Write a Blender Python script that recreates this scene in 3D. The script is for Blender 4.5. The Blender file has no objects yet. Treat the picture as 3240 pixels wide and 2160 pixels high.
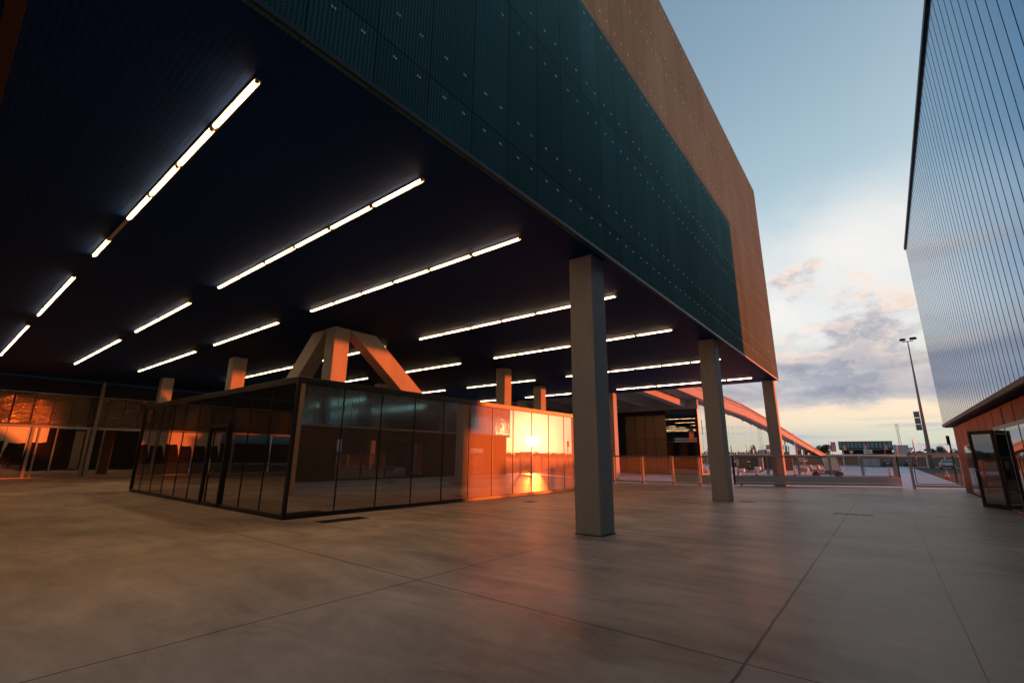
import bpy, bmesh, math, random
from mathutils import Vector, Matrix
random.seed(7)
sc = bpy.context.scene
COL = sc.collection

# ------------------------------------------------------------------ camera
cam = bpy.data.cameras.new("camera"); camo = bpy.data.objects.new("camera", cam); COL.objects.link(camo)
sc.camera = camo
cam.sensor_width = 36; cam.lens = 36 * 1456.5 / 3240; cam.clip_start = .05; cam.clip_end = 6000
yaw, pitch, roll = math.radians(38.34), math.radians(13.88), math.radians(.46)
fw = Vector((-math.sin(yaw)*math.cos(pitch), math.cos(yaw)*math.cos(pitch), math.sin(pitch)))
r0 = Vector((math.cos(yaw), math.sin(yaw), 0)); u0 = r0.cross(fw)
rr = r0*math.cos(roll) + u0*math.sin(roll); uu = -r0*math.sin(roll) + u0*math.cos(roll)
camo.matrix_world = Matrix(((rr.x, uu.x, -fw.x, 0), (rr.y, uu.y, -fw.y, 0), (rr.z, uu.z, -fw.z, 1.6), (0, 0, 0, 1)))

# ------------------------------------------------------------------ node helper
class NT:
    def __init__(s, tree): s.t = tree; s.n = tree.nodes; s.l = tree.links
    def node(s, k, **kw):
        n = s.n.new(k)
        for a, v in kw.items(): setattr(n, a, v)
        return n
    def put(s, sock, v):
        if hasattr(v, 'is_output') or isinstance(v, bpy.types.NodeSocket): s.l.new(v, sock)
        else: sock.default_value = v
    def m(s, op, a, b=0.0, c=None, clamp=False):
        n = s.node('ShaderNodeMath', operation=op, use_clamp=clamp); s.put(n.inputs[0], a); s.put(n.inputs[1], b)
        if c is not None: s.put(n.inputs[2], c)
        return n.outputs[0]
    def vm(s, op, a, b=(0, 0, 0)):
        n = s.node('ShaderNodeVectorMath', operation=op); s.put(n.inputs[0], a)
        if op == 'SCALE': s.put(n.inputs['Scale'], b)
        else: s.put(n.inputs[1], b)
        return n.outputs['Value'] if op in ('DOT_PRODUCT', 'LENGTH') else n.outputs[0]
    def step(s, x, lo, hi):
        n = s.node('ShaderNodeMapRange', interpolation_type='SMOOTHSTEP'); s.put(n.inputs[0], x)
        n.inputs[1].default_value = lo; n.inputs[2].default_value = hi; n.inputs[3].default_value = 0; n.inputs[4].default_value = 1
        return n.outputs[0]
    def mix(s, f, a, b, mode='MIX'):
        n = s.node('ShaderNodeMix', data_type='RGBA', blend_type=mode); s.put(n.inputs[0], f)
        s.put(n.inputs[6], a if not isinstance(a, tuple) else (*a, 1)); s.put(n.inputs[7], b if not isinstance(b, tuple) else (*b, 1))
        return n.outputs[2]
    def sep(s, v):
        n = s.node('ShaderNodeSeparateXYZ'); s.put(n.inputs[0], v); return n.outputs
    def comb(s, x, y, z):
        n = s.node('ShaderNodeCombineXYZ'); s.put(n.inputs[0], x); s.put(n.inputs[1], y); s.put(n.inputs[2], z); return n.outputs[0]
    def noise(s, v, scale, detail=4, rough=.55, dist=0.):
        n = s.node('ShaderNodeTexNoise'); s.put(n.inputs['Vector'], v); n.inputs['Scale'].default_value = scale
        n.inputs['Detail'].default_value = detail; n.inputs['Roughness'].default_value = rough; n.inputs['Distortion'].default_value = dist
        return n.outputs[0]
    def ramp(s, x, stops):
        n = s.node('ShaderNodeValToRGB'); s.put(n.inputs[0], x); e = n.color_ramp.elements
        while len(e) < len(stops): e.new(.5)
        for q, (p, c) in zip(e, stops): q.position = p; q.color = (*c, 1)
        return n.outputs[0]

# ------------------------------------------------------------------ sky, sun, exposure
SUN_AZ, SUN_EL = math.radians(35.8), math.radians(1.65)
SD = Vector((math.sin(SUN_AZ)*math.cos(SUN_EL), math.cos(SUN_AZ)*math.cos(SUN_EL), math.sin(SUN_EL)))
world = bpy.data.worlds.new("World"); sc.world = world; world.use_nodes = True
def build_sky():
    g = NT(world.node_tree); bg = g.n['Background']; bg.inputs[1].default_value = .15
    sky = g.node('ShaderNodeTexSky', sky_type='NISHITA', sun_disc=False, sun_elevation=SUN_EL, sun_rotation=SUN_AZ)
    d = g.node('ShaderNodeTexCoord').outputs['Generated']
    x, y, z = g.sep(d)
    zc = g.m('MAXIMUM', z, 0.)
    sd = g.vm('DOT_PRODUCT', d, tuple(SD))
    az = g.vm('DOT_PRODUCT', g.vm('NORMALIZE', g.comb(x, y, 0.)), (math.sin(SUN_AZ), math.cos(SUN_AZ), 0))
    # low sky: pale band of evening haze, dimmer away from the sun
    low = g.ramp(zc, [(0., (.80, .88, .95)), (.042, (.98, 1.0, 1.03)), (.06, (1.4, 1.18, 1.02)), (.08, (1.6, 1.24, 1.0)), (.12, (1.36, 1.32, 1.25)), (.24, (1.06, 1.24, 1.30)), (.42, (.74, 1.04, 1.22)), (.75, (.34, .66, .95))])
    azf = g.m('MULTIPLY_ADD', g.step(az, -.9, .75), .72, .28)
    low = g.vm('SCALE', low, azf)
    base = g.mix(g.m('MULTIPLY_ADD', g.step(zc, .3, .7), -.45, .88), g.mix(1., sky.outputs[0], (2.2, 2.2, 2.2), 'DARKEN'), low)
    # clouds on a flat layer above
    inv = g.m('DIVIDE', 1., g.m('ADD', zc, .10))
    p = g.comb(g.m('MULTIPLY', x, inv), g.m('MULTIPLY', y, inv), 0.)
    ci = g.noise(g.vm('MULTIPLY', p, (.9, .6, 1)), 1.1, 5, .5, .5)
    cim = g.m('MULTIPLY', g.step(ci, .38, .62), g.m('MULTIPLY', g.step(zc, .16, .26), g.m('SUBTRACT', 1., g.step(zc, .36, .50))))
    c1 = g.mix(g.m('MULTIPLY', cim, .8), base, (1.66, 1.58, 1.50))
    pa = g.vm('ADD', g.vm('MULTIPLY', d, (1., 1., 1.75)), (5.7, 1.2, .35))
    n1 = g.noise(pa, 5.6, 9, .60, .15)
    n2 = g.noise(g.vm('ADD', pa, (.012, .016, .030)), 5.6, 9, .60, .15)
    bias = g.ramp(zc, [(0., (.5, .5, .5)), (.085, (.56, .56, .56)), (.13, (.61, .61, .61)), (.18, (.56, .56, .56)), (.26, (.505, .505, .505)), (.34, (.45, .45, .45)), (.42, (.2, .2, .2))])
    cov = g.m('SUBTRACT', g.m('ADD', n1, bias), .5)
    cm = g.m('MULTIPLY', g.step(cov, .475, .575), g.step(zc, .07, .10))
    core = g.step(cov, .50, .68)
    lit = g.step(g.m('SUBTRACT', n1, n2), -.015, .045)
    ccol = g.mix(core, g.mix(lit, (1.05, 1.0, 1.05), (1.72, 1.33, 1.12)), g.mix(lit, (.42, .49, .66), (.92, .86, .92)))
    c2 = g.mix(g.m('MULTIPLY', cm, .86), c1, g.vm('SCALE', ccol, azf))
    # long grey bank and thin streaks close to the horizon
    bn = g.noise(g.vm('MULTIPLY', d, (3.4, 3.4, 16.)), 1.5, 7, .58, .3)
    zz = g.m('ADD', zc, g.m('MULTIPLY_ADD', bn, .10, -.05))
    bank = g.m('MULTIPLY', g.step(zz, .082, .104), g.m('SUBTRACT', 1., g.step(zz, .135, .21)))
    bank = g.m('MULTIPLY', bank, g.m('MULTIPLY_ADD', g.step(sd, .93, .985), -.85, 1.))
    c3 = g.mix(g.m('MULTIPLY', bank, .62), c2, g.vm('SCALE', g.mix(g.step(bn, .35, .65), (.34, .42, .60), (.80, .82, .95)), azf))
    sn = g.noise(g.vm('MULTIPLY', d, (2.2, 2.2, 60.)), 1.3, 5, .55, .2)
    st = g.m('MULTIPLY', g.step(sn, .46, .60), g.m('SUBTRACT', 1., g.step(zc, .045, .075)))
    c4 = g.mix(g.m('MULTIPLY', st, .75), c3, g.vm('SCALE', g.mix(0., (.72, .86, .98), (0, 0, 0)), azf))
    # glow round the low sun
    gl = g.m('POWER', g.m('MAXIMUM', sd, 0.), 90.); g2 = g.m('POWER', g.m('MAXIMUM', sd, 0.), 900.); g3 = g.m('POWER', g.m('MAXIMUM', sd, 0.), 9.)
    c5 = g.mix(1., c4, g.vm('SCALE', (1.6, .86, .20), gl), 'ADD')
    c5 = g.mix(1., c5, g.vm('SCALE', (9., 5.5, 1.8), g2), 'ADD')
    c5 = g.mix(1., c5, g.vm('SCALE', (.30, .12, .0), g3), 'ADD')
    g.l.new(c5, bg.inputs[0])
build_sky()
sl = bpy.data.lights.new("sun", 'SUN'); slo = bpy.data.objects.new("sun", sl); COL.objects.link(slo)
sl.energy = 2.0; sl.angle = math.radians(1.); sl.color = (1, .135, .018)
slo.rotation_euler = (-SD).to_track_quat('-Z', 'Y').to_euler()
sc.view_settings.view_transform = 'Standard'; sc.view_settings.look = 'None'
sc.view_settings.exposure = 2.0; sc.view_settings.gamma = 1
cy = sc.cycles
sc.render.filter_size = 1.1; cy.use_denoising = True; cy.sample_clamp_indirect = 25; cy.max_bounces = 8; cy.glossy_bounces = 5; cy.diffuse_bounces = 4
cy.caustics_reflective = True; cy.blur_glossy = 1.2

# ------------------------------------------------------------------ materials
def mat(name, col=(.5, .5, .5), rough=.6, metal=0., spec=.5, fn=None):
    m = bpy.data.materials.new(name); m.use_nodes = True
    g = NT(m.node_tree); b = g.n['Principled BSDF']
    b.inputs['Base Color'].default_value = (*col, 1); b.inputs['Roughness'].default_value = rough; b.inputs['Metallic'].default_value = metal
    b.inputs['Specular IOR Level'].default_value = spec
    if fn: fn(g, b)
    return m
def bump(g, b, h, strength=.3, dist=.01):
    n = g.node('ShaderNodeBump'); n.inputs['Strength'].default_value = strength; n.inputs['Distance'].default_value = dist
    g.put(n.inputs['Height'], h); g.l.new(n.outputs[0], b.inputs['Normal'])
def pos(g): return g.node('ShaderNodeNewGeometry').outputs['Position']
def mottled(c, amt=.25, scale=1.5, stretch=(1, 1, 1), bs=.15):
    def fn(g, b):
        P = g.vm('MULTIPLY', pos(g), stretch)
        n = g.noise(P, scale, 7, .6); n2 = g.noise(P, scale*9, 4, .6)
        f = g.m('MULTIPLY_ADD', g.m('ADD', g.m('MULTIPLY', n, .7), g.m('MULTIPLY', n2, .3)), 2*amt, 1-amt)
        g.l.new(g.vm('SCALE', c, f), b.inputs['Base Color'])
        bump(g, b, n2, bs, .01)
    return fn
def floor_fn(g, b):
    P = pos(g); x, y, z = g.sep(P)
    big = g.noise(P, .22, 6, .6, .6); mid = g.noise(g.vm('MULTIPLY', P, (.55, 1.5, 1)), 1.1, 7, .65, .5); fine = g.noise(P, 26, 3, .6)
    f = g.m('ADD', g.m('MULTIPLY_ADD', big, 1.5, 0.), g.m('MULTIPLY_ADD', mid, 1.3, -.6))
    f = g.m('ADD', f, g.m('MULTIPLY_ADD', fine, .18, -.09))
    # trowel ripples across the slab beyond the first column
    rip = g.noise(g.vm('MULTIPLY', P, (.35, 5.2, 1)), 1.0, 3, .6, .7)
    f = g.m('MULTIPLY_ADD', g.m('MULTIPLY', g.m('SUBTRACT', rip, .5), g.step(y, 7., 13.)), .55, f)
    # faint trowel arcs
    arc = g.noise(g.vm('MULTIPLY', g.vm('ADD', P, g.vm('SCALE', g.node('ShaderNodeTexNoise').outputs['Color'], .4)), (7., .8, 1)), .8, 4, .7)
    f = g.m('MULTIPLY_ADD', g.m('SUBTRACT', arc, .5), .10, f)
    wob = g.m('MULTIPLY_ADD', g.noise(P, 1.7, 3, .6), .03, -.015)
    jm = None
    for ax, v, w in [(x, -5.08, .012), (x, -11.05, .014), (x, -1.12, .013), (x, -15.9, .012), (x, -8.9, .005), (x, .36, .005), (x, 1.55, .004), (y, 4.45, .012), (y, 9.95, .014), (y, -1.2, .012), (y, 15.4, .012), (y, 21., .012), (y, 26.6, .012)]:
        q = g.m('LESS_THAN', g.m('ABSOLUTE', g.m('SUBTRACT', g.m('ADD', ax, wob), v)), w)
        jm = q if jm is None else g.m('MAXIMUM', jm, q)
    spots = g.step(g.noise(P, 3.2, 2, .5), .80, .83)
    c = g.vm('SCALE', (.57, .495, .435), f)
    c = g.mix(g.m('MULTIPLY', jm, .68), c, (.02, .018, .02))
    c = g.mix(g.m('MULTIPLY', spots, .5), c, (.03, .03, .03))
    g.l.new(c, b.inputs['Base Color'])
    g.put(b.inputs['Roughness'], g.m('MULTIPLY_ADD', mid, .3, .27))
    h = g.m('ADD', g.m('MULTIPLY', rip, g.step(y, 7., 13.)), g.m('MULTIPLY', fine, .15))
    bump(g, b, h, .06, .02)
def mesh_fn(g, b):
    P = pos(g); x, y, z = g.sep(P)
    u = g.m('MULTIPLY', y, 2*math.pi/.115); v = g.m('MULTIPLY', z, 2*math.pi/.095)
    pat = g.m('MULTIPLY', g.m('SINE', g.m('ADD', u, v)), g.m('SINE', g.m('SUBTRACT', u, v)))
    hole = g.step(pat, -.25, .45)
    pan = g.m('FLOOR', g.m('DIVIDE', y, .93)); row = g.m('FLOOR', g.m('DIVIDE', g.m('SUBTRACT', z, 7.1), 3.1))
    w = g.node('ShaderNodeTexWhiteNoise', noise_dimensions='2D'); g.put(w.inputs[0], g.comb(pan, row, 0.))
    fy = g.m('ABSOLUTE', g.m('SUBTRACT', g.m('FRACT', g.m('DIVIDE', y, .93)), .5)); fz = g.m('ABSOLUTE', g.m('SUBTRACT', g.m('FRACT', g.m('DIVIDE', g.m('SUBTRACT', z, 7.1), 3.1)), .5))
    seam = g.m('MAXIMUM', g.m('GREATER_THAN', fy, .488), g.m('GREATER_THAN', fz, .4955))
    n = g.noise(P, .5, 5, .6)
    c = g.vm('SCALE', (.068, .205, .215), g.m('MULTIPLY', g.m('MULTIPLY_ADD', w.outputs[0], .30, .78), g.m('MULTIPLY_ADD', n, .5, .75)))
    c = g.mix(hole, c, (.045, .062, .062))
    c = g.mix(g.m('MULTIPLY', seam, .6), c, (.012, .014, .015))
    g.l.new(c, b.inputs['Base Color'])
    bump(g, b, g.m('SUBTRACT', 1., hole), .2, .01)
def soffit_fn(g, b):
    P = pos(g); x, y, z = g.sep(P)
    s = g.m('SINE', g.m('MULTIPLY', y, 2*math.pi/.075)); t = g.m('SINE', g.m('MULTIPLY', x, 2*math.pi/.06))
    k = g.step(g.m('ADD', s, g.m('MULTIPLY', t, .35)), .2, 1.1)
    g.l.new(g.mix(k, (.007, .036, .14), (.012, .05, .185)), b.inputs['Base Color'])
    bump(g, b, k, .05, .01)
def rib_fn(g, b):
    P = pos(g); x, y, z = g.sep(P)
    n = g.noise(g.vm('MULTIPLY', P, (1, 9., .12)), 1.6, 4, .6); n2 = g.noise(g.vm('MULTIPLY', P, (1, 2.2, .05)), 1.2, 3, .6)
    pan = g.m('FLOOR', g.m('DIVIDE', y, .5)); w = g.node('ShaderNodeTexWhiteNoise', noise_dimensions='1D'); g.put(w.inputs[1], pan)
    f = g.m('MULTIPLY_ADD', w.outputs[0], .10, .95)
    g.l.new(g.vm('SCALE', (.065, .25, .47), f), b.inputs['Base Color'])
    g.put(b.inputs['Roughness'], g.m('MULTIPLY_ADD', n, .08, .08))
    bump(g, b, g.m('ADD', n, g.m('MULTIPLY', n2, 2.)), .035, .01)
def glass_mat(name, tint, film, refl, rough, wob=.0, haze=None):
    m = bpy.data.materials.new(name); m.use_nodes = True; g = NT(m.node_tree); g.n.remove(g.n['Principled BSDF'])
    out = g.n['Material Output']
    di = g.node('ShaderNodeBsdfDiffuse'); gl = g.node('ShaderNodeBsdfGlossy'); mx = g.node('ShaderNodeMixShader')
    P = pos(g); n = g.noise(g.vm('MULTIPLY', P, (1, 1, .35)), 3., 5, .7); n3 = g.noise(P, 60, 2, .5)
    g.l.new(g.vm('SCALE', film, g.m('ADD', g.m('MULTIPLY_ADD', n, .4, .8), g.m('MULTIPLY_ADD', n3, .2, -.1))), di.inputs[0])
    gl.inputs[0].default_value = (*tint, 1); gl.inputs[1].default_value = rough
    fr = g.node('ShaderNodeFresnel'); fr.inputs[0].default_value = 1.5
    g.put(mx.inputs[0], g.m('MULTIPLY_ADD', fr.outputs[0], 1-refl, refl, clamp=True))
    if wob:
        bn = g.node('ShaderNodeBump'); bn.inputs['Strength'].default_value = wob; bn.inputs['Distance'].default_value = .02
        g.put(bn.inputs['Height'], g.noise(P, .9, 2, .5)); g.l.new(bn.outputs[0], gl.inputs['Normal'])
    if haze:
        hz = g.node('ShaderNodeBsdfGlossy'); hz.inputs[0].default_value = (*haze, 1); hz.inputs[1].default_value = .5
        ad = g.node('ShaderNodeAddShader'); g.l.new(di.outputs[0], ad.inputs[0]); g.l.new(hz.outputs[0], ad.inputs[1]); di = ad
    g.l.new(di.outputs[0], mx.inputs[1]); g.l.new(gl.outputs[0], mx.inputs[2]); g.l.new(mx.outputs[0], out.inputs[0])
    return m
def emit_mat(name, col, strength):
    m = bpy.data.materials.new(name); m.use_nodes = True; b = m.node_tree.nodes['Principled BSDF']
    b.inputs['Base Color'].default_value = (.8, .8, .8, 1); b.inputs['Emission Color'].default_value = (*col, 1); b.inputs['Emission Strength'].default_value = strength
    return m

M = dict(
    floor=mat('polished_concrete', rough=.4, spec=.05, fn=floor_fn),
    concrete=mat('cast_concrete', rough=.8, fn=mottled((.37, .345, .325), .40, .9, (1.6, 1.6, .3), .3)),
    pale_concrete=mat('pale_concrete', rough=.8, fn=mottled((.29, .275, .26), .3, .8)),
    dark_concrete=mat('darker_concrete', rough=.85, fn=mottled((.25, .24, .24), .2, .8)),  # darker grey concrete of canopy roof and wall coping
    mesh=mat('expanded_metal', rough=.85, metal=0, spec=.04, fn=mesh_fn),
    soffit=mat('dark_soffit', rough=.7, fn=soffit_fn, spec=.08),
    dark=mat('dark_cladding', (.014, .018, .036), .5, 0., .3),
    black=mat('black_metal', (.014, .016, .026), .4, .2, .4),
    trim=mat('reddish_trim', (.13, .055, .04), .7, .0, .1),  # reddish; on the ceiling trim this colour stands in for orange light
    clip=mat('bright_clip', (.85, .92, .95), .35, .2),
    rib=mat('ribbed_panel', rough=.2, metal=1., fn=rib_fn),
    seam=mat('dark_seam', (.055, .075, .11), .5, .3),
    lower=mat('corrugated_copper', (.042, .026, .025), .6, .0, .06, fn=lambda g, b: bump(g, b, g.noise(g.vm('MULTIPLY', pos(g), (1, 2.2, .06)), 1.1, 2, .5), .25, .05)),
    steel=mat('galvanised_steel', (.26, .26, .26), .6, .15),
    grey=mat('grey_paint', (.55, .54, .54), .55, .1),
    wire=mat('wire_mesh', (.24, .24, .26), .45, .5),
    white=mat('white_paint', (.78, .78, .78), .5),
    bronze=mat('bronze_panel', (.22, .17, .12), .26, .8, fn=lambda g, b: bump(g, b, g.noise(pos(g), .9, 2, .5), .25, .08)),
    glass=glass_mat('mirror_glass', (.80, .76, .74), (.07, .06, .055), .50, .012, haze=(.09, .075, .065)),
    glass_front=glass_mat('tinted_glass', (.82, .76, .72), (.045, .04, .045), .58, .012),
    glass_wall=glass_mat('wavy_glass', (.85, .78, .70), (.05, .045, .045), .62, .02, .05),
    glass_clear=glass_mat('silver_glass', (.92, .93, .94), (.10, .10, .11), .80, .006),
    bronze_rib=mat('wavy_bronze_panel', (.22, .165, .12), .09, 1., fn=lambda g, b: bump(g, b, g.m('ADD', g.noise(g.vm('MULTIPLY', pos(g), (1, 1.2, 2.2)), 2.6, 6, .7), g.m('MULTIPLY', g.noise(g.vm('MULTIPLY', pos(g), (1, 14., 1.)), 1., 2, .6), .3)), 1., .09)),
    glass_dark=glass_mat('dark_glass', (.6, .6, .6), (.02, .02, .03), .45, .02, .04),
    alu=mat('aluminium', (.42, .39, .37), .4, .5),
    lamp=emit_mat('warm_tube', (1, .61, .31), 8.4),
    housing=mat('lamp_housing', (.55, .45, .28), .35, .5),
    endcap=mat('lamp_cap', (.45, .16, .10), .5),
    asphalt=mat('asphalt', rough=.95, spec=.08, fn=mottled((.06, .06, .065), .3, 3)),
    paving=mat('pale_paving', rough=.9, spec=.06, fn=mottled((.52, .56, .66), .15, .5)),
    earth=mat('dry_grass', rough=.95, fn=mottled((.10, .085, .05), .4, .6)),
    leaf=mat('foliage', (.045, .065, .03), .7, fn=mottled((.05, .07, .03), .5, .8)),
    bark=mat('bark', (.09, .065, .045), .9),
    orange=mat('orange_plastic', (.85, .10, .03), .5),
    perspex=mat('yellowed_screen', (.50, .40, .30), .3),
    tan=mat('tan_seat', (.42, .30, .20), .6),
    blue=mat('blue_body', (.06, .13, .22), .4),
    bluepan=mat('blue_panel', (.20, .33, .42), .35, .3),
    navy=mat('navy_panel', (.04, .06, .09), .4),
    car_dark=mat('dark_car_paint', (.05, .03, .04), .25, .4),
    car_blue=mat('blue_car_paint', (.06, .06, .12), .25, .4),
    car_white=mat('white_car_paint', (.62, .64, .68), .3),
    rubber=mat('rubber', (.02, .02, .02), .8),
    red=mat('red_light', (.6, .03, .03), .4),
    signred=mat('red_border', (.55, .05, .05), .5),
    ink=mat('dark_ink', (.04, .045, .08), .6),
    pink=mat('pink_banner', rough=.7, fn=lambda g, b: g.l.new(g.ramp(g.step(g.sep(pos(g))[2], 3.2, 5.6), [(0, (.95, .42, .15)), (.55, (.95, .30, .28)), (1, (.85, .12, .36))]), b.inputs['Base Color'])),
    sun_glow=mat('pale_sun_glow', (.8, .78, .70), .8),  # pale surface of the added panels that catch the sun on the far wall
    banner=mat('brown_banner', (.16, .12, .13), .6),
)

# ------------------------------------------------------------------ mesh helpers
class MB:
    def __init__(s): s.v = []; s.f = []
    def add(s, vs, fs):
        o = len(s.v); s.v += [tuple(p) for p in vs]; s.f += [tuple(i+o for i in q) for q in fs]; return s
    def box(s, x0, x1, y0, y1, z0, z1):
        if x1 < x0: x0, x1 = x1, x0
        if y1 < y0: y0, y1 = y1, y0
        return s.add([(x, y, z) for z in (z0, z1) for y in (y0, y1) for x in (x0, x1)], [(0, 2, 3, 1), (4, 5, 7, 6), (0, 1, 5, 4), (2, 6, 7, 3), (0, 4, 6, 2), (1, 3, 7, 5)])
    def bar(s, a, b, w, h=None, up=(0, 0, 1)):      # square bar from a to b
        a, b = Vector(a), Vector(b); h = h or w; t = (b-a).normalized(); up = Vector(up)
        if abs(t.dot(up)) > .99: up = Vector((0, 1, 0))
        sd = t.cross(up).normalized(); u = sd.cross(t).normalized()
        vs = [q + sd*(w/2*i) + u*(h/2*j) for q in (a, b) for i, j in ((-1, -1), (1, -1), (1, 1), (-1, 1))]
        return s.add(vs, [(3, 2, 1, 0), (4, 5, 6, 7), (0, 1, 5, 4), (1, 2, 6, 5), (2, 3, 7, 6), (3, 0, 4, 7)])
    def tube(s, pts, r, n=10, r2=None):
        pts = [Vector(p) for p in pts]; vs = []; fs = []; k = len(pts)
        for i, p in enumerate(pts):
            t = (pts[min(i+1, k-1)] - pts[max(i-1, 0)]).normalized(); up = Vector((0, 0, 1)) if abs(t.z) < .95 else Vector((1, 0, 0))
            a = t.cross(up).normalized(); b = a.cross(t); rad = r if r2 is None else r + (r2-r)*i/(k-1)
            vs += [p + (a*math.cos(2*math.pi*j/n) + b*math.sin(2*math.pi*j/n))*rad for j in range(n)]
        for i in range(k-1):
            for j in range(n): fs.append((i*n+j, i*n+(j+1) % n, (i+1)*n+(j+1) % n, (i+1)*n+j))
        fs += [tuple(range(n-1, -1, -1)), tuple(range((k-1)*n, k*n))]
        return s.add(vs, fs)
    def lathe(s, prof, c=(0, 0, 0), n=16):
        vs = []; fs = []
        for r, z in prof: vs += [(c[0]+r*math.cos(2*math.pi*j/n), c[1]+r*math.sin(2*math.pi*j/n), c[2]+z) for j in range(n)]
        for i in range(len(prof)-1):
            for j in range(n): fs.append((i*n+j, i*n+(j+1) % n, (i+1)*n+(j+1) % n, (i+1)*n+j))
        fs += [tuple(range(n-1, -1, -1)), tuple(range((len(prof)-1)*n, len(prof)*n))]
        return s.add(vs, fs)
    def prism(s, poly, a, b):                        # polygon extruded from vector a to b offsets
        a, b = Vector(a), Vector(b); n = len(poly); vs = [Vector(p)+a for p in poly]+[Vector(p)+b for p in poly]
        return s.add(vs, [tuple(range(n-1, -1, -1)), tuple(range(n, 2*n))]+[(i, (i+1) % n, n+(i+1) % n, n+i) for i in range(n)])
    def obj(s, name, m, parent=None, bevel=0., smooth=False):
        off = parent_world(parent) if parent else Vector()
        me = bpy.data.meshes.new(name); me.from_pydata([tuple(Vector(p)-off) for p in s.v], [], s.f)
        bm = bmesh.new(); bm.from_mesh(me); bmesh.ops.recalc_face_normals(bm, faces=bm.faces)
        if bevel: bmesh.ops.bevel(bm, geom=bm.edges[:], offset=bevel, segments=1, affect='EDGES')
        bm.to_mesh(me); bm.free()
        if smooth:
            for p in me.polygons: p.use_smooth = len(p.vertices) <= 4
        me.materials.append(M[m]); o = bpy.data.objects.new(name, me); COL.objects.link(o)
        if parent: o.parent = parent
        return o
def parent_world(o):
    v = Vector()
    while o: v += o.location; o = o.parent
    return v
def tag(o, label, cat, group=None):
    o['label'] = label; o['category'] = cat
    if group: o['group'] = group
    return o
def thing(name, loc, label, cat, group=None):
    o = bpy.data.objects.new(name, None); COL.objects.link(o); o.location = loc; o.empty_display_size = .2
    return tag(o, label, cat, group)
def struct(o, kind='structure'): o['kind'] = kind; return o
def copy_tree(o, loc, label=None, rz=None, par=None):
    c = o.copy(); COL.objects.link(c)
    if par: c.parent = par
    else:
        c.location = loc
        if rz is not None: c.rotation_euler = (0, 0, rz)
        if label: c['label'] = label
    for ch in list(o.children): copy_tree(ch, None, None, None, c)
    return c
def box(*a): return MB().box(*a)

# ------------------------------------------------------------------ ground
def sheet(name, poly, z, m):
    mb = MB(); mb.add([(x, y, z) for x, y in poly], [tuple(range(len(poly)))]); return struct(mb.obj(name, m))
sheet('ground', [(-3000, -3000), (3000, -3000), (3000, 3000), (-3000, 3000)], -.02, 'earth')
sheet('pavement', [(-60, -40), (3.46, -40), (3.46, 200), (-60, 200)], -.008, 'paving')
sheet('road', [(3.46, -40), (70, -40), (70, 140), (3.46, 140)], -.008, 'asphalt')
floor = sheet('forecourt', [(-60, -30), (3.4, -30), (3.4, 36.2), (.4, 35.8), (-7.2, 30.3), (-14, 28.1), (-60, 28.1)], 0, 'floor')

# ------------------------------------------------------------------ main hall on columns
SO = 6.24; XF = -4.55; TOP = 19.4; YE = 32.5; YS = -32
hall = thing('raised_hall', (-20, 15, 0), 'huge raised hall with green metal mesh facade standing on concrete columns', 'building')
box(XF-.12, XF, YS, YE, SO, TOP).obj('facade', 'mesh', hall)
box(-46, XF-.13, YE-.12, YE, SO, TOP).obj('end_wall', 'mesh', hall)
box(-46, XF-.13, YS, YE-.13, SO, SO+.25).obj('soffit', 'soffit', hall)
box(-46, XF-.13, YS, YE-.13, TOP-.4, TOP-.05).obj('roof', 'dark', hall)
box(-46, -45.8, YS, YE-.13, SO+.26, TOP-.41).obj('rear_wall', 'dark', hall)
box(-45.7, XF-.2, YS-.1, YS-.02, SO, TOP).obj('front_wall', 'dark', hall)
box(XF-.01, XF+.035, YS, YE+.03, SO-.05, SO+.02).obj('edge_trim', 'black', hall)
box(-46, XF-.2, -.30, -.16, SO-.06, SO-.002).obj('ceiling_trim', 'trim', hall)  # orange light along this strip is put into its reddish colour
# bright fastening clips of the mesh panels, in pairs along the horizontal joints
clips = []
for z in (6.92, 7.66, 9.75, 10.63, 12.83, 13.76, 15.83, 16.6, 18.95):
    y = .3
    k = 0
    while y < YE-.1:
        clips.append((y, z)); y += .51 if k % 2 else .42; k += 1
camp = Vector((0, 0, 1.6))
def clip_mb(y, z, mb=None):
    mb = mb or MB()
    for dy in (-.022, .022): mb.box(XF, XF+.012, y+dy-.007, y+dy+.007, z-.016, z+.016)
    mb.box(XF, XF+.004, y-.02, y+.02, z-.004, z+.004)
    return mb
clips.sort(key=lambda c: (Vector((XF, c[0], c[1]))-camp).length + (100 if c[0] < 1.4+max(0, c[1]-7)*.9 else 0))
for y, z in clips[:100]: clip_mb(y, z).obj('clip', 'clip', hall)
rest = MB()
for y, z in clips[100:]: clip_mb(y, z, rest)
struct(rest.obj('clips', 'clip', hall), 'stuff')
# columns
def column(x, y, w=.62, m='concrete'):
    c = MB().box(x-w/2, x+w/2, y-w/2, y+w/2, 0, SO-.003).obj('column', m, hall, bevel=.022)
    MB().box(x-w/2-.012, x+w/2+.012, y-w/2-.012, y+w/2+.012, .0005, .009).obj('base_joint', 'black', c)
for x, y in [(-5.08, 9.33), (-5.08, 19.42), (-5.08, 32.1), (-15.9, 19.4), (-15.76, 32.1), (-24.9, 9.3), (-35.6, 9.3), (-18.1, 26.), (-24.2, 32.1)]: column(x, y)
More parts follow.
